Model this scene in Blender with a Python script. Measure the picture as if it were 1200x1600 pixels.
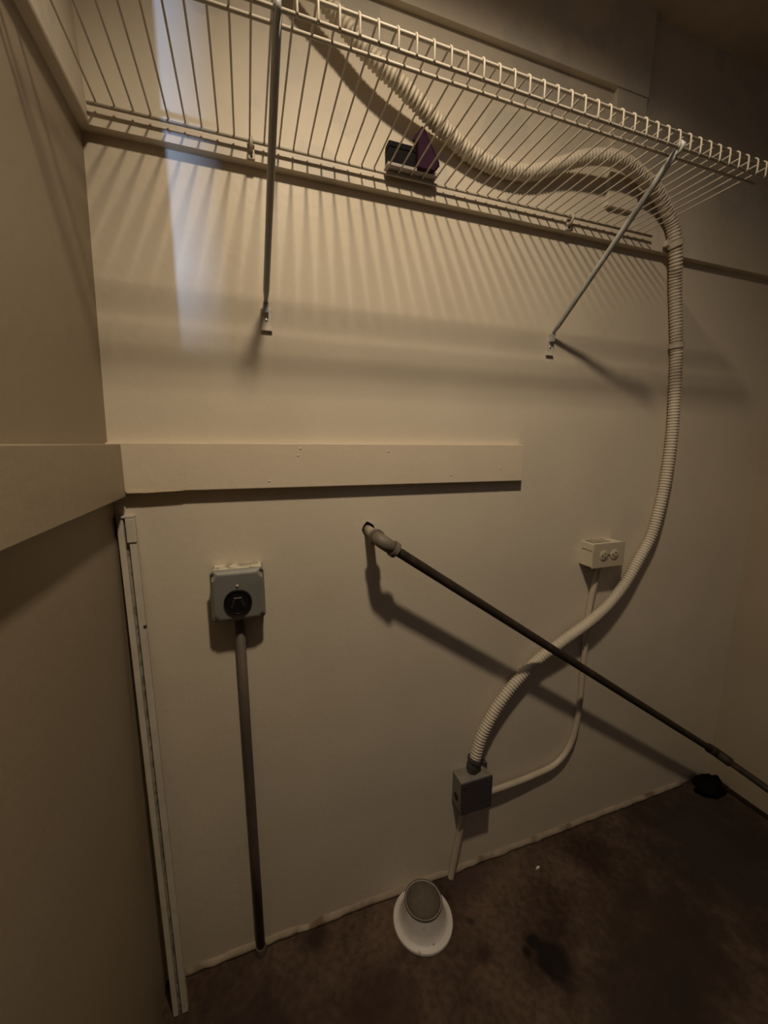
import bpy, bmesh, math, random
from mathutils import Vector, Matrix

random.seed(7)
for o in list(bpy.data.objects):
    bpy.data.objects.remove(o)
C = bpy.context.scene.collection
SC = bpy.context.scene

# ------------------------------------------------------------------ camera
F_PX, YAW, PITCH, ROLL = 616.91, math.radians(18.941), math.radians(9.738), math.radians(0.292)
CAM = Vector((0.0, -0.865, 1.262))
cy, sy = math.cos(YAW), math.sin(YAW)
fwd = Vector((sy*math.cos(PITCH), cy*math.cos(PITCH), -math.sin(PITCH)))
rt0 = Vector((cy, -sy, 0))
up0 = rt0.cross(fwd)
rt = rt0*math.cos(ROLL) + up0*math.sin(ROLL)
up = -rt0*math.sin(ROLL) + up0*math.cos(ROLL)
cd = bpy.data.cameras.new('camera')
cam = bpy.data.objects.new('camera', cd)
C.objects.link(cam)
cam.matrix_world = Matrix(((rt.x, up.x, -fwd.x, CAM.x), (rt.y, up.y, -fwd.y, CAM.y),
                           (rt.z, up.z, -fwd.z, CAM.z), (0, 0, 0, 1)))
cd.sensor_fit = 'HORIZONTAL'
cd.sensor_width = 36.0
cd.lens = 36.0*F_PX/1200.0
cd.clip_start = 0.01
SC.camera = cam

# ------------------------------------------------------------------ world, light, exposure
w = bpy.data.worlds.new('world')
SC.world = w
w.use_nodes = True
w.node_tree.nodes['Background'].inputs[0].default_value = (0.05, 0.04, 0.03, 1)
w.node_tree.nodes['Background'].inputs[1].default_value = 0.02
SC.view_settings.view_transform = 'Standard'
SC.view_settings.look = 'None'
SC.view_settings.gamma = 1.0
SC.view_settings.use_curve_mapping = False
SC.view_settings.exposure = 0.0

LAMP = Vector((0.145, -0.77, 2.362))          # small downlight in the taller space in front of the soffit
LAMP_POWER = 53.0
LAMP_CONE = 128.0
LAMP_TILT, LAMP_AZ = math.radians(18), math.radians(42)   # beam tilted to wall and right, standing in for lens falloff at corners
LAMP_COLOR = (1.0, 0.81, 0.585)
DAY_POWER = 50.0
DAY_COLOR = (0.37, 0.57, 1.0)

ld = bpy.data.lights.new('daylight_slit', 'AREA')       # cool daylight far down the hall
ld.shape = 'RECTANGLE'; ld.size = 0.02; ld.size_y = 0.04
ld.energy = DAY_POWER; ld.color = DAY_COLOR
lo = bpy.data.objects.new('daylight_slit', ld)
C.objects.link(lo)
lo.location = (-0.090, -3.0, 1.60)
lo.rotation_euler = (math.radians(90), 0, 0)

# ------------------------------------------------------------------ materials
def new_mat(name):
    m = bpy.data.materials.new(name)
    m.use_nodes = True
    nt = m.node_tree
    b = nt.nodes['Principled BSDF']
    return m, nt, b

def mat(name, col, rough=0.5, metal=0.0, var=0.06, scale=30.0, bump=0.0, bscale=200.0, spec=0.5, dirt=None, dscale=12.0, dlo=0.55, dhi=0.7):
    """procedural material: base colour with noise variation, optional dirt patches and fine relief"""
    m, nt, b = new_mat(name)
    N, Lk = nt.nodes, nt.links
    tc = N.new('ShaderNodeTexCoord')
    no = N.new('ShaderNodeTexNoise')
    no.inputs['Scale'].default_value = scale
    no.inputs['Detail'].default_value = 4
    Lk.new(tc.outputs['Object'], no.inputs['Vector'])
    rp = N.new('ShaderNodeValToRGB')
    a = [max(0, c*(1-var)) for c in col]; z = [min(1, c*(1+var)) for c in col]
    rp.color_ramp.elements[0].position = 0.3; rp.color_ramp.elements[0].color = (*a, 1)
    rp.color_ramp.elements[1].position = 0.7; rp.color_ramp.elements[1].color = (*z, 1)
    Lk.new(no.outputs['Fac'], rp.inputs['Fac'])
    out = rp.outputs['Color']
    if dirt:
        n2 = N.new('ShaderNodeTexNoise'); n2.inputs['Scale'].default_value = dscale; n2.inputs['Detail'].default_value = 6
        Lk.new(tc.outputs['Object'], n2.inputs['Vector'])
        r2 = N.new('ShaderNodeValToRGB')
        r2.color_ramp.elements[0].position = dlo; r2.color_ramp.elements[1].position = dhi
        Lk.new(n2.outputs['Fac'], r2.inputs['Fac'])
        mx = N.new('ShaderNodeMixRGB'); mx.inputs['Color2'].default_value = (*dirt, 1)
        Lk.new(r2.outputs['Color'], mx.inputs['Fac']); Lk.new(out, mx.inputs['Color1'])
        out = mx.outputs['Color']
    Lk.new(out, b.inputs['Base Color'])
    b.inputs['Roughness'].default_value = rough
    b.inputs['Metallic'].default_value = metal
    b.inputs['Specular IOR Level'].default_value = spec
    if bump:
        n3 = N.new('ShaderNodeTexNoise'); n3.inputs['Scale'].default_value = bscale; n3.inputs['Detail'].default_value = 3
        Lk.new(tc.outputs['Object'], n3.inputs['Vector'])
        bp = N.new('ShaderNodeBump'); bp.inputs['Strength'].default_value = bump; bp.inputs['Distance'].default_value = 0.002
        Lk.new(n3.outputs['Fac'], bp.inputs['Height']); Lk.new(bp.outputs['Normal'], b.inputs['Normal'])
    return m

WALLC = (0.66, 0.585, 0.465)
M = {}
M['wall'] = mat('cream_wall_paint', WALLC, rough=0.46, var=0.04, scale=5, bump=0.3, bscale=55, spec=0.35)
M['wall_left'] = mat('darkened_left_wall_paint', (0.30, 0.245, 0.175), rough=0.5, var=0.035, scale=5, bump=0.25, bscale=55, spec=0.35)  # lens falloff at the left edge is darkened into this wall colour
M['wall_right'] = mat('darkened_right_wall_paint', (0.39, 0.325, 0.235), rough=0.6, var=0.04, scale=5, bump=0.2, bscale=55, spec=0.3)  # right wall colour lowered to carry the lens falloff on that side
M['clad'] = mat('cream_board_paint', (0.64, 0.57, 0.46), rough=0.50, var=0.05, scale=7, bump=0.3, bscale=30, spec=0.35,
                dirt=(0.575, 0.525, 0.44), dscale=9, dlo=0.56, dhi=0.6)
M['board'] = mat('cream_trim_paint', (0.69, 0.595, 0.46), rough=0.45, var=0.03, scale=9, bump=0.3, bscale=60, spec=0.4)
M['board_left'] = mat('darkened_left_trim_paint', (0.345, 0.285, 0.205), rough=0.5, var=0.04, scale=9, bump=0.3, bscale=60, spec=0.35)  # left board darkened along with its wall for the same edge falloff
M['raw'] = mat('exposed_wood', (0.70, 0.58, 0.42), rough=0.8, var=0.1, scale=40)
M['ceil'] = mat('dull_ceiling_board', (0.62, 0.53, 0.43), rough=0.8, var=0.12, scale=8, bump=0.2, bscale=30)
M['dark_room'] = mat('brown_hall_paint', (0.16, 0.12, 0.09), rough=0.8)
M['hole'] = mat('dark_wall_cavity', (0.01, 0.008, 0.006), rough=1.0)
M['white_wire'] = mat('white_vinyl_coating', (0.48, 0.435, 0.36), rough=0.5, var=0.03, scale=60)
M['bracket'] = mat('grey_painted_steel', (0.46, 0.47, 0.45), rough=0.45, metal=0.1, var=0.06, scale=30)
M['plate'] = mat('white_bracket_foot', (0.62, 0.57, 0.48), rough=0.4)
M['screw'] = mat('bright_screw', (0.75, 0.72, 0.66), rough=0.3, metal=0.8)
M['dark_screw'] = mat('rusty_screw', (0.06, 0.045, 0.03), rough=0.6, metal=0.4)
M['flex'] = mat('off_white_flexible_plastic', (0.57, 0.505, 0.40), rough=0.5, var=0.05, scale=25)
M['conduit'] = mat('painted_small_conduit', (0.52, 0.45, 0.345), rough=0.45, var=0.06, scale=25)
M['pipe'] = mat('black_steel_pipe', (0.026, 0.018, 0.012), rough=0.7, metal=0.0, var=0.35, scale=18, bump=0.3, bscale=120,
                dirt=(0.060, 0.038, 0.018), dscale=22, dlo=0.55, dhi=0.75)
M['fitting'] = mat('grey_malleable_fitting', (0.15, 0.125, 0.095), rough=0.6, metal=0.0, var=0.2, scale=40, bump=0.2)
M['nipple'] = mat('painted_nipple', (0.36, 0.31, 0.24), rough=0.5, var=0.3, scale=60)
M['gconduit'] = mat('dull_grey_conduit', (0.10, 0.078, 0.064), rough=0.65, metal=0.0, var=0.12, scale=20)
M['gbox'] = mat('galvanised_grey', (0.27, 0.27, 0.25), rough=0.42, metal=0.35, var=0.08, scale=30)
M['smear'] = mat('smeared_paint_on_steel', (0.62, 0.57, 0.44), rough=0.5, var=0.1, scale=30, dirt=(0.30, 0.27, 0.19), dscale=60, dlo=0.48, dhi=0.58, bump=0.5, bscale=90)
M['black'] = mat('black_bakelite', (0.008, 0.008, 0.009), rough=0.35)
M['ivory'] = mat('ivory_painted_box', (0.60, 0.54, 0.41), rough=0.45, var=0.05, scale=40)
M['ivory_plate'] = mat('ivory_plastic', (0.52, 0.455, 0.33), rough=0.45, var=0.04, scale=40)
M['slot'] = mat('dark_slot', (0.015, 0.012, 0.01), rough=0.8)
M['jbox'] = mat('blue_grey_steel', (0.085, 0.072, 0.085), rough=0.5, metal=0.3, var=0.12, scale=40)
M['jside'] = mat('paint_spattered_steel', (0.22, 0.20, 0.165), rough=0.5, metal=0.1, var=0.15, scale=40)
M['track'] = mat('chalky_white_metal', (0.56, 0.515, 0.435), rough=0.5, var=0.08, scale=30)
M['groove'] = mat('dull_groove', (0.32, 0.29, 0.23), rough=0.7, var=0.2, scale=60, dirt=(0.16, 0.15, 0.11), dscale=45, dlo=0.5, dhi=0.6)  # groove coloured darker than the rails, with blotches
M['track_slot'] = mat('dark_track_slot', (0.17, 0.155, 0.12), rough=0.8)  # slots coloured darker than the groove
M['bead'] = mat('dirty_paint_bead', (0.34, 0.275, 0.20), rough=0.8, var=0.15, scale=20, dirt=(0.16, 0.11, 0.07), dscale=14, dlo=0.52, dhi=0.66, bump=0.5, bscale=60)
M['pvc'] = mat('white_plastic_collar', (0.66, 0.62, 0.57), rough=0.45, var=0.04, scale=30, dirt=(0.3, 0.27, 0.22), dscale=70, dlo=0.68, dhi=0.72)
M['plug'] = mat('grey_brown_sleeve', (0.12, 0.098, 0.072), rough=0.8, var=0.12, scale=90, bump=0.3)
M['rag'] = mat('black_cloth', (0.006, 0.005, 0.005), rough=1.0, spec=0.05)
M['chip'] = mat('white_chip', (0.75, 0.7, 0.6), rough=0.6)
M['case'] = mat('black_plastic_case', (0.006, 0.005, 0.005), rough=0.7, spec=0.12)
M['purple'] = mat('dark_purple_cloth', (0.030, 0.010, 0.024), rough=0.85, spec=0.15, var=0.2, scale=50, bump=0.3)
M['fixture'] = mat('white_lampholder', (0.8, 0.78, 0.72), rough=0.4)

def frosted():
    m, nt, b = new_mat('frosted_plastic')
    N, Lk = nt.nodes, nt.links
    no = N.new('ShaderNodeTexNoise'); no.inputs['Scale'].default_value = 60
    tc = N.new('ShaderNodeTexCoord'); Lk.new(tc.outputs['Object'], no.inputs['Vector'])
    rp = N.new('ShaderNodeValToRGB')
    rp.color_ramp.elements[0].color = (0.46, 0.40, 0.36, 1); rp.color_ramp.elements[1].color = (0.58, 0.52, 0.48, 1)
    Lk.new(no.outputs['Fac'], rp.inputs['Fac']); Lk.new(rp.outputs['Color'], b.inputs['Base Color'])
    b.inputs['Roughness'].default_value = 0.45
    b.inputs['Transmission Weight'].default_value = 0.35
    return m
M['frost'] = frosted()

def floor_mat():
    m, nt, b = new_mat('stained_concrete')
    N, Lk = nt.nodes, nt.links
    tc = N.new('ShaderNodeTexCoord')
    def noise(s, d=5, vec=None):
        n = N.new('ShaderNodeTexNoise'); n.inputs['Scale'].default_value = s; n.inputs['Detail'].default_value = d
        Lk.new(vec or tc.outputs['Object'], n.inputs['Vector']); return n
    def ramp(src, p0, c0, p1, c1):
        r = N.new('ShaderNodeValToRGB')
        r.color_ramp.elements[0].position = p0; r.color_ramp.elements[0].color = (*c0, 1)
        r.color_ramp.elements[1].position = p1; r.color_ramp.elements[1].color = (*c1, 1)
        Lk.new(src, r.inputs['Fac']); return r
    base = ramp(noise(5).outputs['Fac'], 0.36, (0.042, 0.024, 0.016), 0.66, (0.125, 0.084, 0.058))
    fine = ramp(noise(60, 6).outputs['Fac'], 0.35, (0.7, 0.7, 0.7), 0.65, (1.15, 1.12, 1.08))
    mul = N.new('ShaderNodeMixRGB'); mul.blend_type = 'MULTIPLY'; mul.inputs['Fac'].default_value = 1
    Lk.new(base.outputs['Color'], mul.inputs['Color1']); Lk.new(fine.outputs['Color'], mul.inputs['Color2'])
    col = mul.outputs['Color']
    wob = noise(16, 3)
    def blob(cx, cyy, r, soft, colr, amt=1.0):
        nonlocal col
        ad = N.new('ShaderNodeVectorMath'); ad.operation = 'SUBTRACT'; ad.inputs[1].default_value = (cx, cyy, 0)
        Lk.new(tc.outputs['Object'], ad.inputs[0])
        ln = N.new('ShaderNodeVectorMath'); ln.operation = 'LENGTH'; Lk.new(ad.outputs[0], ln.inputs[0])
        ma = N.new('ShaderNodeMath'); ma.operation = 'MULTIPLY_ADD'; ma.inputs[1].default_value = r*1.6; ma.inputs[2].default_value = -r*0.8
        Lk.new(wob.outputs['Fac'], ma.inputs[0])
        sm = N.new('ShaderNodeMath'); sm.operation = 'ADD'; Lk.new(ln.outputs['Value'], sm.inputs[0]); Lk.new(ma.outputs[0], sm.inputs[1])
        mr = N.new('ShaderNodeMapRange'); mr.inputs['From Min'].default_value = r*(1-soft); mr.inputs['From Max'].default_value = r*(1+soft)
        mr.inputs['To Min'].default_value = amt; mr.inputs['To Max'].default_value = 0
        Lk.new(sm.outputs[0], mr.inputs['Value'])
        mx = N.new('ShaderNodeMixRGB'); mx.inputs['Color2'].default_value = (*colr, 1)
        Lk.new(mr.outputs[0], mx.inputs['Fac']); Lk.new(col, mx.inputs['Color1']); col = mx.outputs['Color']
    blk = (0.012, 0.008, 0.006)
    blob(0.655, -0.268, 0.040, 0.25, blk)
    blob(0.632, -0.222, 0.016, 0.3, blk)
    blob(0.606, -0.232, 0.015, 0.3, blk)
    blob(0.497, -0.200, 0.020, 0.5, (0.035, 0.02, 0.016), 0.85)
    blob(0.505, -0.130, 0.010, 0.5, (0.03, 0.02, 0.014), 0.8)
    blob(0.225, -0.21, 0.075, 0.5, (0.04, 0.022, 0.016), 0.8)
    blob(0.10, -0.03, 0.035, 0.5, (0.03, 0.018, 0.012), 0.9)
    blob(0.545, -0.03, 0.05, 0.6, (0.06, 0.035, 0.035), 0.8)
    blob(1.00, -0.33, 0.16, 0.5, (0.035, 0.022, 0.016), 0.85)
    blob(1.35, -0.20, 0.25, 0.5, (0.03, 0.02, 0.016), 0.9)
    blob(0.80, -0.42, 0.14, 0.5, (0.03, 0.02, 0.016), 0.8)
    blob(-0.05, -0.16, 0.12, 0.6, (0.035, 0.02, 0.016), 0.8)
    Lk.new(col, b.inputs['Base Color'])
    b.inputs['Roughness'].default_value = 0.85
    b.inputs['Specular IOR Level'].default_value = 0.25
    bp = N.new('ShaderNodeBump'); bp.inputs['Strength'].default_value = 0.5; bp.inputs['Distance'].default_value = 0.004
    Lk.new(noise(40, 6).outputs['Fac'], bp.inputs['Height']); Lk.new(bp.outputs['Normal'], b.inputs['Normal'])
    return m
M['floor'] = floor_mat()

# ------------------------------------------------------------------ mesh helpers
def box(bm, x0, x1, y0, y1, z0, z1):
    v = [bm.verts.new(p) for p in ((x0,y0,z0),(x1,y0,z0),(x1,y1,z0),(x0,y1,z0),(x0,y0,z1),(x1,y0,z1),(x1,y1,z1),(x0,y1,z1))]
    for f in ((3,2,1,0),(4,5,6,7),(0,1,5,4),(1,2,6,5),(2,3,7,6),(3,0,4,7)):
        bm.faces.new([v[i] for i in f])
    return v

def bevel(bm, off, seg=2):
    bmesh.ops.bevel(bm, geom=list(bm.edges), offset=off, segments=seg, affect='EDGES', profile=0.6)

def obj(name, bm, m, parent=None, smooth=False, loc=None):
    bmesh.ops.recalc_face_normals(bm, faces=bm.faces)
    me = bpy.data.meshes.new(name)
    bm.to_mesh(me); bm.free()
    if smooth:
        for p in me.polygons: p.use_smooth = True
    me.materials.append(M[m])
    o = bpy.data.objects.new(name, me)
    C.objects.link(o)
    if parent: o.parent = parent
    if loc: o.location = loc
    return o

def tag(o, label, cat, group=None, kind=None):
    o['label'] = label; o['category'] = cat
    if group: o['group'] = group
    if kind: o['kind'] = kind
    return o

def empty(name, label, cat, group=None, kind=None, loc=(0, 0, 0)):
    o = bpy.data.objects.new(name, None)
    C.objects.link(o); o.location = loc
    o.empty_display_size = 0.02
    return tag(o, label, cat, group, kind)

def bx(name, m, x0, x1, y0, y1, z0, z1, parent=None, bev=0.0):
    bm = bmesh.new(); box(bm, x0, x1, y0, y1, z0, z1)
    if bev: bevel(bm, bev)
    return obj(name, bm, m, parent)

def catmull(pts, step):
    P = [Vector(p) for p in pts]
    P = [P[0]*2-P[1]] + P + [P[-1]*2-P[-2]]
    dense = []
    for i in range(1, len(P)-2):
        p0, p1, p2, p3 = P[i-1:i+3]
        for k in range(24):
            t = k/24
            dense.append(0.5*((2*p1)+(-p0+p2)*t+(2*p0-5*p1+4*p2-p3)*t*t+(-p0+3*p1-3*p2+p3)*t**3))
    dense.append(P[-2])
    out = [dense[0]]; acc = 0.0
    for a, b in zip(dense[:-1], dense[1:]):
        d = (b-a).length
        while acc + d >= step:
            t = (step-acc)/d
            a = a + (b-a)*t; d = (b-a).length; acc = 0.0
            out.append(a.copy())
        acc += d
    if (out[-1]-dense[-1]).length > step*0.3: out.append(dense[-1])
    return out

def tube(bm, pts, rad, seg=10, cap=True):
    """sweep a circle along pts; rad is a number or a function of ring index"""
    n = len(pts)
    pts = [Vector(p) for p in pts]
    T = [(pts[min(i+1, n-1)]-pts[max(i-1, 0)]).normalized() for i in range(n)]
    u = T[0].orthogonal().normalized()
    prev = None; rings = []
    for i in range(n):
        u = (u - T[i]*u.dot(T[i])).normalized()
        v = T[i].cross(u)
        r = rad(i) if callable(rad) else rad
        ring = [bm.verts.new(pts[i] + (u*math.cos(a)+v*math.sin(a))*r) for a in [2*math.pi*k/seg for k in range(seg)]]
        if prev:
            for k in range(seg):
                bm.faces.new((prev[k], prev[(k+1) % seg], ring[(k+1) % seg], ring[k]))
        prev = ring; rings.append(ring)
    if cap:
        bm.faces.new(rings[0]); bm.faces.new(rings[-1])
    return rings

def rod(name, m, pts, r, parent=None, seg=10):
    bm = bmesh.new(); tube(bm, pts, r, seg)
    o = obj(name, bm, m, parent, smooth=True)
    return o

def lathe(bm, origin, axis, prof, seg=32):
    """prof: list of (distance along axis, radius)"""
    ax = Vector(axis).normalized(); u = ax.orthogonal().normalized(); v = ax.cross(u); o = Vector(origin)
    prev = None
    for d, r in prof:
        if r <= 1e-6: ring = [bm.verts.new(o+ax*d)]
        else: ring = [bm.verts.new(o+ax*d+(u*math.cos(a)+v*math.sin(a))*r) for a in [2*math.pi*k/seg for k in range(seg)]]
        if prev:
            if len(prev) == 1 and len(ring) > 1:
                for k in range(seg): bm.faces.new((prev[0], ring[k], ring[(k+1) % seg]))
            elif len(ring) == 1 and len(prev) > 1:
                for k in range(seg): bm.faces.new((prev[k], prev[(k+1) % seg], ring[0]))
            elif len(ring) > 1:
                for k in range(seg): bm.faces.new((prev[k], prev[(k+1) % seg], ring[(k+1) % seg], ring[k]))
        prev = ring

def turned(name, m, origin, axis, prof, parent=None, seg=32, smooth=True):
    bm = bmesh.new(); lathe(bm, origin, axis, prof, seg)
    o = obj(name, bm, m, parent, smooth)
    if smooth:
        mod = o.modifiers.new('edges', 'EDGE_SPLIT'); mod.split_angle = math.radians(40)
    return o

def screw(name, m, at, parent, r=0.004, axis=(0, -1, 0)):
    bm = bmesh.new()
    lathe(bm, at, axis, [(-0.002, r), (0.0008, r), (0.0018, r*0.7), (0.002, 0)], 14)
    return obj(name, bm, m, parent, True)

# ------------------------------------------------------------------ the room
XR = 1.647           # right wall
ZL = 1.766           # lower edge of the thicker boarding above
CL = 0.019           # its thickness
ZC = 2.255           # soffit
XLO, XHI = -0.244, -0.230

# back wall, with the ragged hole the pipe comes out of
def back_wall():
    bm = bmesh.new()
    hx, hz = 0.2585, 1.0655
    hole = [(-0.016, 0.0), (-0.013, 0.009), (-0.004, 0.0195), (0.003, 0.0165), (0.013, 0.010), (0.016, 0.0), (0.011, -0.012), (0.0, -0.016), (-0.011, -0.012)]
    inner = [bm.verts.new((hx+a, 0, hz+b)) for a, b in hole]
    n = len(hole); x0, x1, z0, z1 = -0.30, XR+0.05, -0.02, 2.5
    outp = []
    for a, b in hole:
        tx = ((x1-hx)/a if a > 0 else (x0-hx)/a) if abs(a) > 1e-6 else 1e9
        tz = ((z1-hz)/b if b > 0 else (z0-hz)/b) if abs(b) > 1e-6 else 1e9
        t = min(tx, tz)
        outp.append((hx+a*t, hz+b*t))
    outer = [bm.verts.new((a, 0, b)) for a, b in outp]
    corners = [(x0, z1), (x1, z1), (x1, z0), (x0, z0)]
    def side(p):
        if abs(p[0]-x0) < 1e-4: return 0
        if abs(p[1]-z1) < 1e-4: return 1
        if abs(p[0]-x1) < 1e-4: return 2
        return 3
    cv = [bm.verts.new((a, 0, b)) for a, b in corners]
    for i in range(n):
        j = (i+1) % n
        s, e = side(outp[i]), side(outp[j])
        f = [inner[i], outer[i]]
        while s != e:
            f.append(cv[s]); s = (s+1) % 4
        f += [outer[j], inner[j]]
        bm.faces.new(f)
    back = [bm.verts.new((v.co.x, 0.05, v.co.z)) for v in inner]
    for i in range(n):
        j = (i+1) % n
        bm.faces.new((inner[i], inner[j], back[j], back[i]))
    o = obj('wall_back', bm, 'wall')
    bm = bmesh.new()
    bm.faces.new([bm.verts.new((hx+a*1.3, 0.035, hz+b*1.3)) for a, b in hole])
    obj('hole_lining', bm, 'hole', o)
    return tag(o, 'cream painted back wall with a ragged pipe hole', 'wall', kind='structure')
WB = back_wall()
# thicker painted boarding above the ledge, with a frame round the old opening
bx('upper_boarding', 'clad', -0.26, XR, -CL, 0.0, ZL+0.0004, 2.5, WB)
bx('frame_header', 'clad', -0.26, 0.948, -CL-0.014, -CL, 2.079, 2.5, WB, 0.0012)
bx('frame_stile', 'clad', 0.854, 0.948, -CL-0.011, -CL, 1.835, 2.079, WB, 0.0012)

def quads(name, m, faces, parent=None):
    bm = bmesh.new()
    for f in faces: bm.faces.new([bm.verts.new(p) for p in f])
    bmesh.ops.remove_doubles(bm, verts=bm.verts, dist=1e-5)
    me = bpy.data.meshes.new(name); bm.normal_update(); bm.to_mesh(me); bm.free(); me.materials.append(M[m])
    o = bpy.data.objects.new(name, me); C.objects.link(o)
    if parent: o.parent = parent
    return o
YF = -0.80
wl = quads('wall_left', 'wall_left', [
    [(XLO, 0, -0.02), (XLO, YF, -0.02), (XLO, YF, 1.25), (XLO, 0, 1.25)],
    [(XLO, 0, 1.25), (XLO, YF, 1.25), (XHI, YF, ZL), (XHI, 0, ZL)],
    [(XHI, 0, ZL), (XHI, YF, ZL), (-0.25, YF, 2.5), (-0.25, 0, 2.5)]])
tag(wl, 'plain left wall of the closet, edge dimness put into its colour', 'wall', kind='structure')
bm = bmesh.new()
v = box(bm, -0.28, -0.2145, YF, -0.0002, ZL, 2.5)
for q in (5, 6): v[q].co.x = -0.243
obj('upper_boarding', bm, 'clad', wl)
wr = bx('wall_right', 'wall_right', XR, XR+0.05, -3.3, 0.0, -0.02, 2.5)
tag(wr, 'right wall beyond the conduit, edge dimness put into its colour', 'wall', kind='structure')
fl = bx('floor', 'floor', -0.7, XR+0.05, -3.3, 0.0, -0.05, 0.0)
tag(fl, 'dark stained concrete floor', 'floor', kind='structure')

YE = -0.448          # edge of the lowered ceiling over the shelf
bm = bmesh.new()
prof = [(0.0, ZC), (YE, ZC), (YE, 2.5), (-3.3, 2.5), (-3.3, 2.56), (0.0, 2.56)]
A = [bm.verts.new((-0.7, a, b)) for a, b in prof]; B = [bm.verts.new((XR+0.05, a, b)) for a, b in prof]
for i in range(6):
    j = (i+1) % 6; bm.faces.new((A[i], A[j], B[j], B[i]))
bm.faces.new(A); bm.faces.new(B)
ce = obj('ceiling', bm, 'ceil')
tag(ce, 'dim brown lowered ceiling above the shelf', 'ceiling', kind='structure')

# jamb and passage behind the viewer
wj = bx('wall_front_left', 'dark_room', -0.7, -0.1025, YF-0.06, YF, 0.0, 2.5)
tag(wj, 'closet door jamb to the left, behind the viewpoint', 'wall', kind='structure')
bm = bmesh.new()
box(bm, -0.0832, XR, -2.45, -2.4, 0, 2.5); box(bm, -0.7, -0.0832, -2.45, -2.4, 0, 1.58)  # added out of view; edge and sill placed to cut the blue streak
wf = obj('streak_mask_wall', bm, 'dark_room')
tag(wf, 'added unseen dark wall behind the viewpoint, its narrow gap shaping the blue streak', 'wall', kind='structure')
bm = bmesh.new(); box(bm, -0.7, XR, -3.35, -3.3, 0, 2.5); box(bm, -0.75, -0.7, -3.3, YF, 0, 2.5)
wh = obj('wall_hall', bm, 'dark_room')
tag(wh, 'far dark passage wall behind the viewpoint', 'wall', kind='structure')

# ledge boards on the walls
tb = empty('trim_1', 'flat cream board fixed along the back wall, ending at mid wall', 'trim board', kind='structure', loc=(0.2, 0, 1.2))
def at(parent, o):
    o.parent = parent; o.matrix_parent_inverse = Matrix.Translation(parent.location).inverted(); return o
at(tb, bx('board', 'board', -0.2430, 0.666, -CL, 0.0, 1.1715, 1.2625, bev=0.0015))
bm = bmesh.new()
for (x0, x1, za, zb, ya) in ((-0.2165, -0.19, 1.1695, 1.1755, -0.0195), (-0.19, -0.12, 1.1690, 1.1748, -0.0195)):
    box(bm, x0, x1, ya, -0.002, za, zb)
bm.verts.ensure_lookup_table()
for vv in bm.verts:
    if vv.co.x > -0.13: vv.co.z = 1.1715
at(tb, obj('splintered_edge', bm, 'raw'))
for (x, z) in ((0.105, 1.252), (0.100, 1.238), (0.040, 1.186), (0.30, 1.246), (0.46, 1.190), (0.60, 1.205)):
    bm = bmesh.new(); lathe(bm, (x, -CL, z), (0, -1, 0), [(-0.001, 0.0022), (0.0004, 0.0022), (0.0009, 0)], 10)
    at(tb, obj('nail_head', bm, 'board', None, True))
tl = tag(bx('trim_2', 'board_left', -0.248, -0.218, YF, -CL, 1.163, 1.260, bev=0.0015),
         'flat board along the left wall, edge dimness put into its colour, meeting the back board', 'trim board', kind='structure')

# paint bead where the back wall meets the floor
bm = bmesh.new()
x = -0.205; prev = None
random.seed(3)
while x < 1.50:
    h = 0.014+random.uniform(-0.002, 0.003); d = 0.010+random.uniform(-0.0015, 0.0025)
    if 0.075 < x < 0.115 or 0.49 < x < 0.52: h *= 0.45
    ring = [bm.verts.new(p) for p in ((x, 0, 0), (x, -d, 0), (x, -d*0.85, h*0.55), (x, -d*0.3, h), (x, 0, h*1.05))]
    if prev:
        for k in range(4): bm.faces.new((prev[k], prev[k+1], ring[k+1], ring[k]))
    else: bm.faces.new(ring)
    prev = ring; x += 0.022
bm.faces.new(prev)
tag(obj('baseboard_back', bm, 'bead', None, True), 'thin uneven pale bead where back wall meets floor', 'baseboard', kind='structure')

# ------------------------------------------------------------------ wire shelf
SH = empty('wire_shelf', 'white wire shelf with turned down front lip under the ceiling', 'wire shelf', loc=(0.4, -0.16, 1.79))
def sh(o): return at(SH, o)
X0, X1, ZD = -0.2120, 1.008, 1.7945
YB, YM, YFR = -0.0300, -0.2490, -0.2945
ZB = 1.7685
def rodx(name, y, z, r, x0=X0, x1=X1): return sh(rod(name, 'white_wire', [(x0, y, z), ((x0+x1)/2, y, z), (x1, y, z)], r))
rodx('back_rod', YB, ZD-0.0043, 0.0027)
rodx('middle_rod', YM, ZD-0.0044, 0.0027)
rodx('front_top_rod', YFR+0.001, ZD-0.0044, 0.0027)
rodx('lip_rod', YFR+0.001, ZB, 0.0027)
wbm = bmesh.new()
r = 0.00155
path = [(0, -0.0272, ZD-0.0040), (0, -0.0290, ZD-0.0008), (0, -0.035, ZD), (0, -0.16, ZD), (0, YFR+0.006, ZD), (0, YFR+0.0005, ZD-0.0008),
        (0, YFR-0.0035, ZD-0.005), (0, YFR-0.0042, ZD-0.012), (0, YFR-0.0042, ZB-0.001), (0, YFR-0.0030, ZB-0.0042)]
tube(wbm, path, r, 8)
wire0 = sh(obj('deck_wire', wbm, 'white_wire', None, True))
xs = []
x = -0.1995
while x < X1-0.004: xs.append(x); x += 0.02565
random.seed(11)
for i, x in enumerate(xs):
    o = wire0 if i == 0 else wire0.copy()
    if i: C.objects.link(o)
    o.location.x = x + random.uniform(-0.0006, 0.0006)
# (matrix_parent_inverse keeps these world coordinates)

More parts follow.
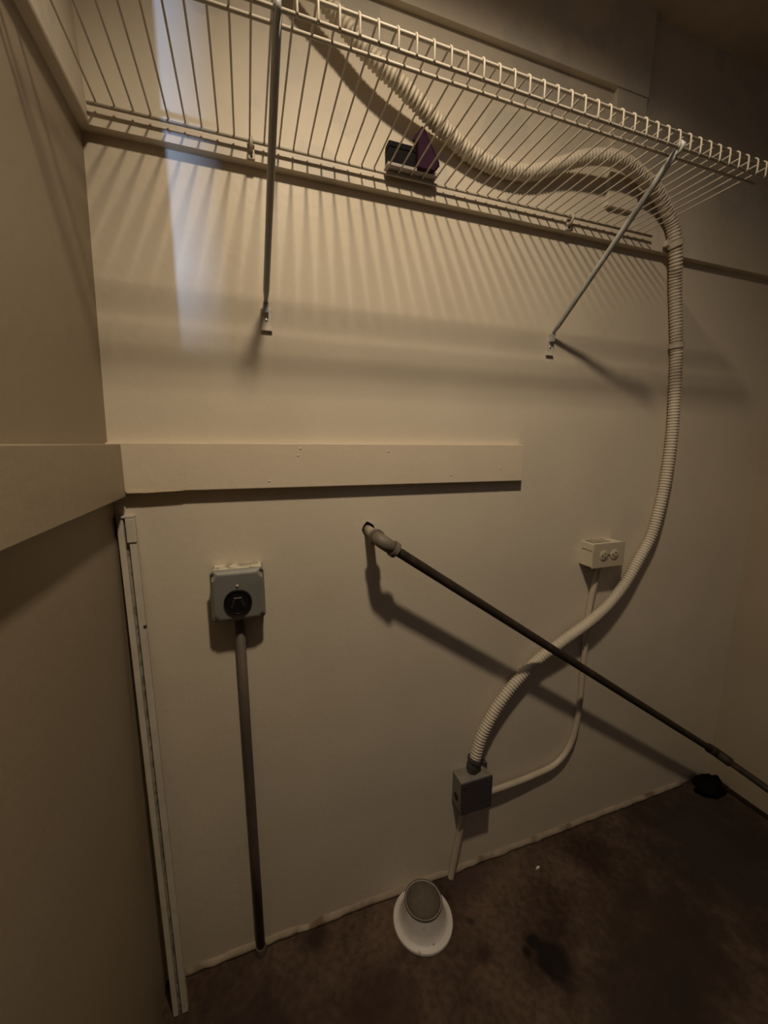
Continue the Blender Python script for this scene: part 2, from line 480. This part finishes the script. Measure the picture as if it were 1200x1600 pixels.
# wall clips at the back rod
def clip(x, label):
    e = empty('shelf_clip', label, 'shelf clip', 'clips holding the shelf back rod', loc=(x, -CL, ZD-0.012))
    bm = bmesh.new(); box(bm, x-0.006, x+0.006, -CL-0.005, -CL, ZD-0.028, ZD+0.004); bevel(bm, 0.0015)
    at(e, obj('clip_base', bm, 'white_wire'))
    bm = bmesh.new()
    pts = [(x, -CL-0.003, ZD+0.001), (x, -CL-0.010, ZD+0.0035), (x, -CL-0.0165, ZD-0.003), (x, -CL-0.0165, ZD-0.010), (x, -CL-0.010, ZD-0.016), (x, -CL-0.003, ZD-0.018)]
    tube(bm, pts, 0.0032, 8); at(e, obj('clip_hook', bm, 'white_wire', None, True))
    s = screw('screw', 'dark_screw', (x, -CL-0.005, ZD-0.0235), None, 0.0025); at(e, s)
clip(0.0335, 'small white clip on shelf back rod beside the left support pole')
clip(0.749, 'small white clip on shelf back rod below the conduit curve')

# diagonal support poles
def support(top, foot, label, group):
    e = empty('shelf_support', label, 'shelf bracket', group, loc=foot)
    t = Vector(top); f = Vector(foot)
    d = (t-f).normalized()
    a = f + Vector((0, -0.009, 0.012)); b = t - d*0.004
    bm = bmesh.new()
    n = 14; pts = [a+(b-a)*(k/n) for k in range(n+1)]
    tube(bm, pts, lambda i: 0.0035 if i == 0 else (0.0058 if i < n else 0.0056), 14)
    at(e, obj('pole', bm, 'bracket', None, True))
    bm = bmesh.new()       # flattened hook that clasps the lip rod
    side = Vector((1, 0, 0))
    pts = [b-d*0.03, b-d*0.01+Vector((0, 0, 0.001)), Vector((t.x, YFR-0.004, ZB-0.006)), Vector((t.x, YFR-0.0075, ZB)), Vector((t.x, YFR-0.002, ZB+0.0065)), Vector((t.x, YFR+0.005, ZB+0.004))]
    tube(bm, pts, 0.0040, 8); at(e, obj('hook', bm, 'bracket', None, True))
    bm = bmesh.new(); box(bm, f.x-0.0105, f.x+0.0105, -0.0035, 0.0, f.z-0.0375, f.z+0.004); bevel(bm, 0.0014)
    at(e, obj('foot_plate', bm, 'plate'))
    bm = bmesh.new(); box(bm, f.x-0.0105, f.x+0.0105, -0.0065, -0.002, f.z-0.0380, f.z-0.034)
    at(e, obj('plate_lip', bm, 'plate'))
    bm = bmesh.new(); box(bm, f.x-0.005, f.x+0.005, -0.013, -0.002, f.z-0.006, f.z+0.013); bevel(bm, 0.001)
    at(e, obj('tab', bm, 'bracket'))
    at(e, screw('screw', 'screw', (f.x, -0.0035, f.z-0.018), None, 0.0034))
support((0.0600, YFR, ZB), (0.0485, 0, 1.520), 'grey diagonal pole under left end of the wire shelf', 'diagonal shelf supports')
support((0.7300, YFR, ZB), (0.7375, 0, 1.5235), 'grey diagonal pole under wire shelf near the tall conduit', 'diagonal shelf supports')

# ------------------------------------------------------------------ things lying on the shelf
ZS = ZD+0.0018
e = empty('plastic_tray', 'narrow frosted plastic tray under the black case on the shelf', 'tray', loc=(0.338, -0.034, ZS))
TX0, TX1, TY0, TY1 = 0.2850, 0.3930, -0.0470, -0.0215
bm = bmesh.new(); box(bm, TX0, TX1, TY0, TY1, ZS, ZS+0.0015); at(e, obj('tray_base', bm, 'frost'))
bm = bmesh.new()
box(bm, TX0, TX1, TY0, TY0+0.001, ZS+0.0015, ZS+0.005); box(bm, TX0, TX1, TY1-0.001, TY1, ZS+0.0015, ZS+0.005)
box(bm, TX0, TX0+0.001, TY0+0.001, TY1-0.001, ZS+0.0015, ZS+0.005); box(bm, TX1-0.001, TX1, TY0+0.001, TY1-0.001, ZS+0.0015, ZS+0.005)
at(e, obj('tray_rim', bm, 'frost'))
ZT = ZS+0.0018
e = empty('small_case', 'small black case standing in the frosted tray on the shelf', 'case', loc=(0.312, -0.034, ZT))
bm = bmesh.new(); box(bm, 0.2875, 0.3440, -0.0455, -0.0235, ZT, ZT+0.030); bevel(bm, 0.002); at(e, obj('case_body', bm, 'case'))
bm = bmesh.new(); box(bm, 0.2870, 0.3445, -0.0458, -0.0232, ZT+0.0305, ZT+0.041); bevel(bm, 0.002); at(e, obj('lid', bm, 'case'))
e = empty('cloth_pouch', 'dark purple triangular cloth pouch leaning beside the black case', 'pouch', loc=(0.37, -0.037, ZT))
poly = [(0.3455, ZT), (0.3455, 1.8430), (0.3330, 1.8460), (0.3515, 1.8705), (0.3575, 1.8680), (0.3740, 1.8420), (0.3905, 1.8170), (0.3910, 1.8090), (0.3800, ZT)]
bm = bmesh.new()
cxp, czp = 0.362, 1.825
L4 = []
for y, sc in ((-0.0540, 0.93), (-0.0520, 1.0), (-0.0400, 1.0), (-0.0275, 0.92)):
    L4.append([bm.verts.new((cxp+(a-cxp)*sc if a > 0.346 else a, y-0.0015*math.sin(a*300), max(ZT, czp+(b-czp)*sc))) for a, b in poly])
for v4 in L4[2]+L4[3]:
    if v4.co.x < 0.3456: v4.co.x = 0.3456
for l0, l1 in zip(L4[:-1], L4[1:]):
    for i in range(9): bm.faces.new((l0[i], l0[(i+1) % 9], l1[(i+1) % 9], l1[i]))
bm.faces.new(L4[0]); bm.faces.new(L4[-1])
at(e, obj('pouch_body', bm, 'purple'))
bm = bmesh.new()
tube(bm, [Vector((a, -0.0528, b)) for a, b in poly[3:8]], 0.0013, 6)
at(e, obj('hem', bm, 'purple', None, True))

# ------------------------------------------------------------------ corrugated conduit
cp = [(0.100, -0.075, 2.060), (0.140, -0.068, 2.024), (0.177, -0.065, 1.997), (0.199, -0.065, 1.981), (0.226, -0.065, 1.960), (0.264, -0.065, 1.938), (0.312, -0.062, 1.917),
      (0.382, -0.050, 1.888), (0.435, -0.041, 1.8695), (0.477, -0.0375, 1.8565), (0.524, -0.0365, 1.849), (0.575, -0.0365, 1.848), (0.630, -0.0375, 1.856),
      (0.690, -0.043, 1.8785), (0.744, -0.055, 1.897), (0.801, -0.063, 1.9065), (0.857, -0.062, 1.909), (0.917, -0.055, 1.8995), (0.9845, -0.0475, 1.882),
      (1.031, -0.0410, 1.8545), (1.0645, -0.037, 1.825), (1.0839, -0.037, 1.783), (1.1020, -0.032, 1.738), (1.1235, -0.022, 1.6857), (1.1577, -0.020, 1.5397), (1.1715, -0.020, 1.4366),
      (1.1845, -0.020, 1.2925), (1.1794, -0.020, 1.1415), (1.1543, -0.020, 1.0055), (1.1079, -0.023, 0.9245), (1.0374, -0.030, 0.8371), (0.9438, -0.037, 0.7682),
      (0.8353, -0.033, 0.7078), (0.7329, -0.025, 0.6441), (0.6421, -0.025, 0.5598), (0.585, -0.025, 0.4678), (0.559, -0.029, 0.395)]
PITCH_R = 0.0084
pts = catmull(cp, PITCH_R/4)
prof4 = (0.0126, 0.0148, 0.0164, 0.0148)
bm = bmesh.new(); tube(bm, pts, lambda i: prof4[i % 4], 16)
FC = empty('flexible_conduit', 'long off-white corrugated conduit looping from shelf to lower junction box', 'conduit', loc=(1.17, -0.02, 1.3))
at(FC, obj('corrugated_tube', bm, 'flex', None, True))
dv = (pts[-1]-pts[-6]).normalized()
at(FC, turned('connector_nut', 'jbox', pts[-1]-dv*0.004, dv, [(0, 0.0), (0, 0.0205), (0.010, 0.0205), (0.010, 0.016), (0.026, 0.016), (0.026, 0.0)], None, 8, True))

def strap(p, d, label, ear):
    p = Vector(p); d = Vector(d).normalized()
    e = empty('conduit_strap', label, 'conduit strap', 'straps on the tall conduit', loc=p)
    at(e, turned('band', 'flex', p-d*0.007, d, [(0, 0.0164), (0, 0.0190), (0.014, 0.0190), (0.014, 0.0164)], None, 24))
    if ear:
        ex = p.x+0.017
        bm = bmesh.new(); box(bm, ex, ex+0.030, -0.004, 0.0, p.z-0.0085, p.z+0.0085); bevel(bm, 0.0015)
        at(e, obj('ear', bm, 'wall', None))
        at(e, screw('screw', 'dark_screw', (ex+0.019, -0.004, p.z+0.001), None, 0.0065))
    else:
        bm = bmesh.new(); box(bm, p.x-0.028, p.x-0.012, p.y, p.y+0.012, p.z-0.007, p.z+0.007); bevel(bm, 0.0015)
        at(e, obj('ear', bm, 'flex', None))
strap((1.0845, -0.0368, 1.781), (0.018, 0, -0.042), 'white strap round the conduit just above the wall ledge', False)
strap((1.1577, -0.020, 1.5397), (0.013, 0, -0.10), 'white strap with rusty screw half way up the tall conduit', True)

# ------------------------------------------------------------------ dryer receptacle with its conduit
DB = empty('range_outlet', 'square grey steel box with round black receptacle on the back wall', 'outlet', loc=(-0.033, 0, 0.955))
def db(o): return at(DB, o)
bm = bmesh.new(); box(bm, -0.0800, 0.0185, -0.038, 0.0, 0.9060, 1.0100); bevel(bm, 0.003); db(obj('back_box', bm, 'gbox'))
bm = bmesh.new(); box(bm, -0.0770, 0.0155, -0.037, -0.0005, 1.0090, 1.0112); bevel(bm, 0.0008); db(obj('paint_smear', bm, 'smear'))
# raised cover: outer flange and dished face
bm = bmesh.new()
cx, cz = -0.0320, 0.9560
def ringr(hw, hh, y, cut=0.006):
    P = [(-hw+cut, -hh), (hw-cut, -hh), (hw, -hh+cut), (hw, hh-cut), (hw-cut, hh), (-hw+cut, hh), (-hw, hh-cut), (-hw, -hh+cut)]
    return [bm.verts.new((cx+a, y, cz+b)) for a, b in P]
R_ = [ringr(0.0520, 0.0545, -0.038), ringr(0.0520, 0.0545, -0.0405), ringr(0.0500, 0.0525, -0.0415), ringr(0.0460, 0.0480, -0.0475, 0.009), ringr(0.0430, 0.0450, -0.0485, 0.009)]
for a, b in zip(R_[:-1], R_[1:]):
    for i in range(8): bm.faces.new((a[i], a[(i+1) % 8], b[(i+1) % 8], b[i]))
bm.faces.new(R_[0]); bm.faces.new(R_[-1])
db(obj('cover_plate', bm, 'gbox'))
RX, RZ = -0.0330, 0.9440
rc = db(turned('receptacle', 'black', (RX, -0.0480, RZ), (0, -1, 0), [(0, 0.0270), (0.0045, 0.0270), (0.0055, 0.0262), (0.0055, 0.0235), (0.0035, 0.0230), (0.0035, 0.0)], None, 40))
for (dx, dz, ww, hh, an) in ((-0.010, -0.002, 0.0022, 0.008, 0.35), (0.010, -0.002, 0.0022, 0.008, -0.35), (0.0, 0.0095, 0.0075, 0.0012, 0)):
    bm = bmesh.new(); box(bm, -ww/1.0, ww/1.0, -0.0004, 0.0004, -hh, hh)
    bmesh.ops.rotate(bm, verts=bm.verts, cent=(0, 0, 0), matrix=Matrix.Rotation(an, 3, 'Y'))
    bmesh.ops.translate(bm, verts=bm.verts, vec=(RX+dx, -0.0518, RZ+dz))
    s = obj('contact_slot', bm, 'slot' if dz < 0 else 'gbox')
    s.parent = rc
for (dx, dz, mm, rr) in ((-0.0455, 0.0465, 'dark_screw', 0.0042), (0.0455, 0.0480, 'dark_screw', 0.0042), (0.0455, -0.0465, 'dark_screw', 0.0034), (-0.0455, -0.0465, 'gbox', 0.0034)):
    db(screw('corner_screw', mm, (cx+dx, -0.0425, cz+dz), None, rr))
for dx in (-0.0455, 0.0455):
    bm = bmesh.new(); lathe(bm, (cx+dx*0.96, -0.0470, cz+0.0375), (0, -1, 0), [(-0.002, 0.0042), (0.0006, 0.0042), (0.0006, 0)], 14)
    db(obj('painted_tab', bm, 'plate', None, False))
db(screw('mounting_screw', 'screw', (RX, -0.0485, RZ+0.0335), None, 0.0030))

GP = empty('grey_conduit', 'straight grey conduit running from the black receptacle box down to the floor', 'conduit', loc=(-0.031, -0.015, 0.0))
at(GP, rod('pipe_run', 'gconduit', [(-0.0335, -0.0155, 0.892), (-0.0330, -0.0145, 0.6), (-0.0310, -0.0145, 0.3), (-0.0295, -0.0150, 0.0)], 0.0100, None, 14))
at(GP, turned('connector', 'gconduit', (-0.0335, -0.0155, 0.906), (0, 0, -1), [(0, 0), (0, 0.0115), (0.013, 0.0115), (0.013, 0.0104), (0.018, 0.0104), (0.018, 0)], None, 8))
at(GP, turned('floor_collar', 'gconduit', (-0.0295, -0.0165, 0.0), (0, 0, 1), [(0, 0), (0, 0.0150), (0.006, 0.0145), (0.018, 0.0118), (0.018, 0)], None, 16))

# ------------------------------------------------------------------ duplex outlet
DO = empty('duplex_outlet', 'small ivory surface-mounted outlet box beside the corrugated conduit', 'outlet', loc=(0.951, 0, 0.956))
def do(o): return at(DO, o)
OX0, OX1, OZ0, OZ1 = 0.8975, 1.0085, 0.9230, 0.9900
bm = bmesh.new()                                    # open-topped seam: four sides and back
box(bm, OX0, OX1, -0.046, 0.0, OZ0, OZ1); bevel(bm, 0.0015)
do(obj('box_body', bm, 'ivory'))
bm = bmesh.new(); box(bm, OX0+0.010, OX1-0.035, -0.034, -0.004, OZ1-0.001, OZ1+0.0012); do(obj('knockout_recess', bm, 'groove'))
bm = bmesh.new(); box(bm, OX0-0.001, OX0+0.002, -0.043, -0.008, OZ1-0.020, OZ1-0.018); do(obj('side_seam', bm, 'groove'))
bm = bmesh.new(); box(bm, OX0-0.0025, OX1+0.0025, -0.0500, -0.0462, OZ0-0.002, OZ1+0.002); bevel(bm, 0.0016)
fp = do(obj('face_plate', bm, 'ivory_plate'))
for cxx in (OX0+0.0360, OX1-0.0360):
    rcp = turned('socket', 'ivory_plate', (cxx, -0.0502, 0.9565), (0, -1, 0), [(-0.001, 0.0150), (0.0012, 0.0150), (0.0018, 0.0142), (0.0018, 0)], None, 24)
    do(rcp)
    for (dz, dx, ww, hh) in ((0.0055, 0.003, 0.0034, 0.0009), (-0.0055, 0.003, 0.0028, 0.0009), (0.0, -0.006, 0.0022, 0.0022)):
        bm = bmesh.new(); box(bm, cxx+dx-ww, cxx+dx+ww, -0.0523, -0.0518, 0.9565+dz-hh, 0.9565+dz+hh)
        s = obj('slot', bm, 'slot'); s.parent = rcp
do(screw('centre_screw', 'dark_screw', ((OX0+OX1)/2, -0.0500, 0.9565), None, 0.0026))

# ------------------------------------------------------------------ junction box near the floor
JB = empty('junction_box', 'dark blue-grey steel junction box low on the wall where conduits meet', 'junction box', loc=(0.555, 0, 0.305))
def jb(o): return at(JB, o)
JX0, JX1, JZ0, JZ1 = 0.5070, 0.6020, 0.2540, 0.3500
bm = bmesh.new(); box(bm, JX0, JX1, -0.050, 0.0, JZ0, JZ1); bevel(bm, 0.004); jb(obj('box_body', bm, 'jside'))
bm = bmesh.new(); box(bm, JX0-0.002, JX1+0.002, -0.0550, -0.0502, JZ0-0.002, JZ1+0.002); bevel(bm, 0.0022); jb(obj('cover_plate', bm, 'jbox'))
bm = bmesh.new(); lathe(bm, (JX0-0.0005, -0.026, 0.288), (-1, 0, 0), [(0, 0.0), (0, 0.0105), (0.0009, 0.0105), (0.0009, 0)], 18); jb(obj('knockout', bm, 'slot'))
for (dx, dz) in ((JX0+0.010, JZ1-0.010), (JX1-0.010, JZ0+0.010), (JX0+0.010, JZ0+0.010), (JX1-0.010, JZ1-0.010)):
    jb(screw('cover_screw', 'dark_screw', (dx, -0.0550, dz), None, 0.0034))
bm = bmesh.new(); box(bm, JX1-0.006, JX1+0.006, -0.020, -0.006, JZ1-0.010, JZ1+0.012); bevel(bm, 0.001); jb(obj('mounting_ear', bm, 'jbox'))

SCN = empty('small_conduit', 'thin painted conduit curving from the ivory outlet to the junction box', 'conduit', loc=(0.94, -0.015, 0.6))
sp = catmull([(0.9560, -0.018, 0.918), (0.9545, -0.016, 0.895), (0.9462, -0.0095, 0.8046), (0.9420, -0.0095, 0.74), (0.9409, -0.0100, 0.6412), (0.9400, -0.012, 0.4692), (0.9235, -0.012, 0.3440), (0.8684, -0.013, 0.2790),
              (0.7728, -0.016, 0.2640), (0.6800, -0.021, 0.2640), (0.6150, -0.023, 0.2650)], 0.008)
bm = bmesh.new(); tube(bm, sp, 0.0088, 12); at(SCN, obj('conduit_run', bm, 'conduit', None, True))
at(SCN, turned('connector', 'conduit', (0.9563, -0.0185, 0.9212), (0, 0, -1), [(0, 0), (0, 0.0115), (0.012, 0.0115), (0.012, 0)], None, 8))
at(SCN, turned('box_connector', 'jbox', (0.6022, -0.023, 0.265), (1, 0, 0), [(0, 0), (0, 0.0125), (0.014, 0.0125), (0.014, 0)], None, 8))
ST = empty('conduit_stub', 'short painted conduit from junction box down into the floor', 'conduit', loc=(0.505, -0.016, 0.0))
st = catmull([(0.5385, -0.022, 0.2525), (0.5340, -0.018, 0.19), (0.5200, -0.015, 0.0876), (0.5050, -0.016, 0.0)], 0.01)
bm = bmesh.new(); tube(bm, st, 0.0100, 12); at(ST, obj('conduit_run', bm, 'conduit', None, True))
at(ST, turned('connector', 'jbox', (0.5385, -0.022, 0.2540), (0, 0, -1), [(0, 0), (0, 0.0135), (0.012, 0.0135), (0.012, 0)], None, 8))

# ------------------------------------------------------------------ black steel pipe
PP = empty('steel_pipe', 'dark rusty steel pipe slanting from the wall hole down to the right', 'pipe', loc=(0.26, -0.09, 1.055))
def pp(o): return at(PP, o)
N0 = Vector((0.2585, 0.03, 1.0655)); EL = Vector((0.2605, -0.0900, 1.0585)); P1 = Vector((1.4983, -0.0880, 0.2059))
pd = (P1-EL).normalized(); nd = (EL-N0).normalized()
pp(rod('nipple', 'nipple', [N0, EL-nd*0.012], 0.0112, None, 16))
bm = bmesh.new()
el = [EL-nd*0.034, EL-nd*0.022, EL-nd*0.010, EL+pd*0.002-nd*0.002, EL+pd*0.012, EL+pd*0.034]
tube(bm, el, 0.0152, 18); pp(obj('elbow', bm, 'fitting', None, True))
pp(turned('elbow_rim', 'fitting', EL+pd*0.030, pd, [(0, 0.012), (0, 0.0178), (0.011, 0.0178), (0.011, 0.0108)], None, 20))
pp(turned('elbow_rim', 'fitting', EL-nd*0.027, -nd, [(0, 0.012), (0, 0.0178), (0.010, 0.0178), (0.010, 0.0108)], None, 20))
n = 40
pp(rod('pipe_run', 'pipe', [EL+pd*0.02+(P1-EL-pd*0.02)*(k/n) for k in range(n+1)], 0.0108, None, 16))
P2 = Vector((1.5180, -0.2300, 0.1830)); qd = (P2-P1).normalized(); P3 = P1+qd*0.62
bm = bmesh.new(); tube(bm, [P1-pd*0.045, P1-pd*0.015, P1+qd*0.004, P1+qd*0.018, P1+qd*0.045], 0.0158, 16)
pp(obj('lower_elbow', bm, 'pipe', None, True))
pp(rod('lower_run', 'pipe', [P1+qd*0.02, P2, P3], 0.0108, None, 16))

# ------------------------------------------------------------------ white track in the corner
TR = empty('slotted_track', 'tall white metal track leaning in the left wall corner', 'wall track', loc=(-0.226, 0, 1.1255))
def tr(o): return at(TR, o)
TXa, TXb, TZ = -0.2400, -0.2105, 1.1255
tr(bx('track_back', 'groove', TXa+0.001, TXb-0.001, -0.004, 0.0, 0.001, TZ-0.004))
tr(bx('rail', 'track', TXa, TXa+0.0105, -0.0125, 0.0, 0.001, TZ-0.004, None, 0.001))
tr(bx('rail', 'track', TXb-0.0120, TXb, -0.0125, 0.0, 0.001, TZ-0.004, None, 0.001))
tr(bx('end_cap', 'track', TXa-0.0005, TXb+0.0005, -0.0150, 0.0, TZ-0.0045, TZ, None, 0.001))
tr(bx('slide_clip', 'track', TXb-0.0150, TXb+0.0008, -0.0150, -0.001, TZ-0.0520, TZ-0.0050, None, 0.0015))
tr(screw('screw', 'dark_screw', (TXb-0.0010, -0.0125, 0.905), None, 0.0030))
random.seed(5)
z = TZ-0.03
k = 0
while z > 0.06:
    tr(bx('slot', 'track_slot', TXa+0.0125, TXa+0.0155, -0.0046, -0.003, z-0.007, z))
    z -= 0.0254*1.6*random.choice((1, 1, 2, 3)); k += 1
TR.rotation_euler = (math.radians(-3.3), math.radians(-1.1), 0)

# ------------------------------------------------------------------ floor things
FF = empty('floor_flange', 'white flared plastic collar with dark round cup top standing on the floor', 'pipe flange', loc=(0.386, -0.0815, 0))
at(FF, turned('collar', 'pvc', (0.3850, -0.0830, 0.0), (0, 0, 1), [(0, 0.045), (0, 0.0800), (0.004, 0.0805), (0.0065, 0.0790), (0.0085, 0.0690), (0.012, 0.0640), (0.030, 0.0575), (0.060, 0.0500), (0.064, 0.0490), (0.064, 0.0470), (0.030, 0.0465)], None, 48))
at(FF, turned('cup_top', 'plug', (0.3850, -0.0830, 0.0), (0, 0, 1), [(0.0560, 0.0500), (0.0655, 0.0503), (0.0668, 0.0495), (0.0600, 0.0455), (0.0450, 0.0360), (0.0365, 0.0200), (0.0345, 0.0)], None, 48))

bm = bmesh.new()
bmesh.ops.create_icosphere(bm, subdivisions=4, radius=1.0)
random.seed(21)
from mathutils import noise as mn
for vv in bm.verts:
    p = vv.co.copy()
    d = 1.0 + 0.45*mn.noise(p*1.6) + 0.07*mn.noise(p*5.0)
    vv.co = Vector((p.x*0.055*d, p.y*0.036*d, p.z*0.036*d))
    if vv.co.z < -0.016: vv.co.z = -0.016
tag(obj('crumpled_rag', bm, 'rag', None, True, loc=(1.560, -0.055, 0.0165)), 'black crumpled rag in far right floor corner under the steel pipe', 'rag')
bm = bmesh.new()
P = [(-0.008, -0.002), (-0.003, 0.003), (0.006, 0.004), (0.009, 0.0), (0.003, -0.003)]
a = [bm.verts.new((x, y, 0)) for x, y in P]; b = [bm.verts.new((x*0.9, y*0.9, 0.0025+0.0015*(x > 0))) for x, y in P]
bm.faces.new(a); bm.faces.new(b)
for i in range(5): bm.faces.new((a[i], a[(i+1) % 5], b[(i+1) % 5], b[i]))
tag(obj('paint_chip', bm, 'chip', None, False, loc=(0.767, -0.0766, 0.0005)), 'tiny white paint chip lying on the dark floor', 'paint chip')

# ------------------------------------------------------------------ lamp (out of frame, overhead)
LM = empty('ceiling_lamp', 'small white downlight on the taller ceiling above the viewpoint', 'lamp', loc=(LAMP.x, LAMP.y, 2.5))
at(LM, turned('lampholder', 'fixture', (LAMP.x, LAMP.y, 2.5), (0, 0, -1), [(0, 0), (0, 0.055), (0.012, 0.052), (0.024, 0.020), (0.080, 0.020), (0.090, 0.029), (0.106, 0.030), (0.106, 0)], None, 28))
bd = bpy.data.lights.new('downlight_beam', 'SPOT')
bd.energy = LAMP_POWER; bd.color = LAMP_COLOR; bd.shadow_soft_size = 0.042
bd.spot_size = math.radians(LAMP_CONE); bd.spot_blend = 1.0
bo = bpy.data.objects.new('downlight_beam', bd)
C.objects.link(bo); bo.location = LAMP
bo.rotation_euler = Vector((math.sin(LAMP_TILT)*math.sin(LAMP_AZ), math.sin(LAMP_TILT)*math.cos(LAMP_AZ), -math.cos(LAMP_TILT))).to_track_quat('-Z', 'Y').to_euler()
at(LM, bo)
m, nt, b = new_mat('glowing_lens')
b.inputs['Base Color'].default_value = (1, 0.9, 0.75, 1); b.inputs['Emission Color'].default_value = (1.0, 0.78, 0.52, 1); b.inputs['Emission Strength'].default_value = 4
M['lens'] = m
at(LM, turned('lens', 'lens', (LAMP.x, LAMP.y, LAMP.z+0.032), (0, 0, -1), [(0, 0.0), (0, 0.026), (0.003, 0.024), (0.004, 0)], None, 24))
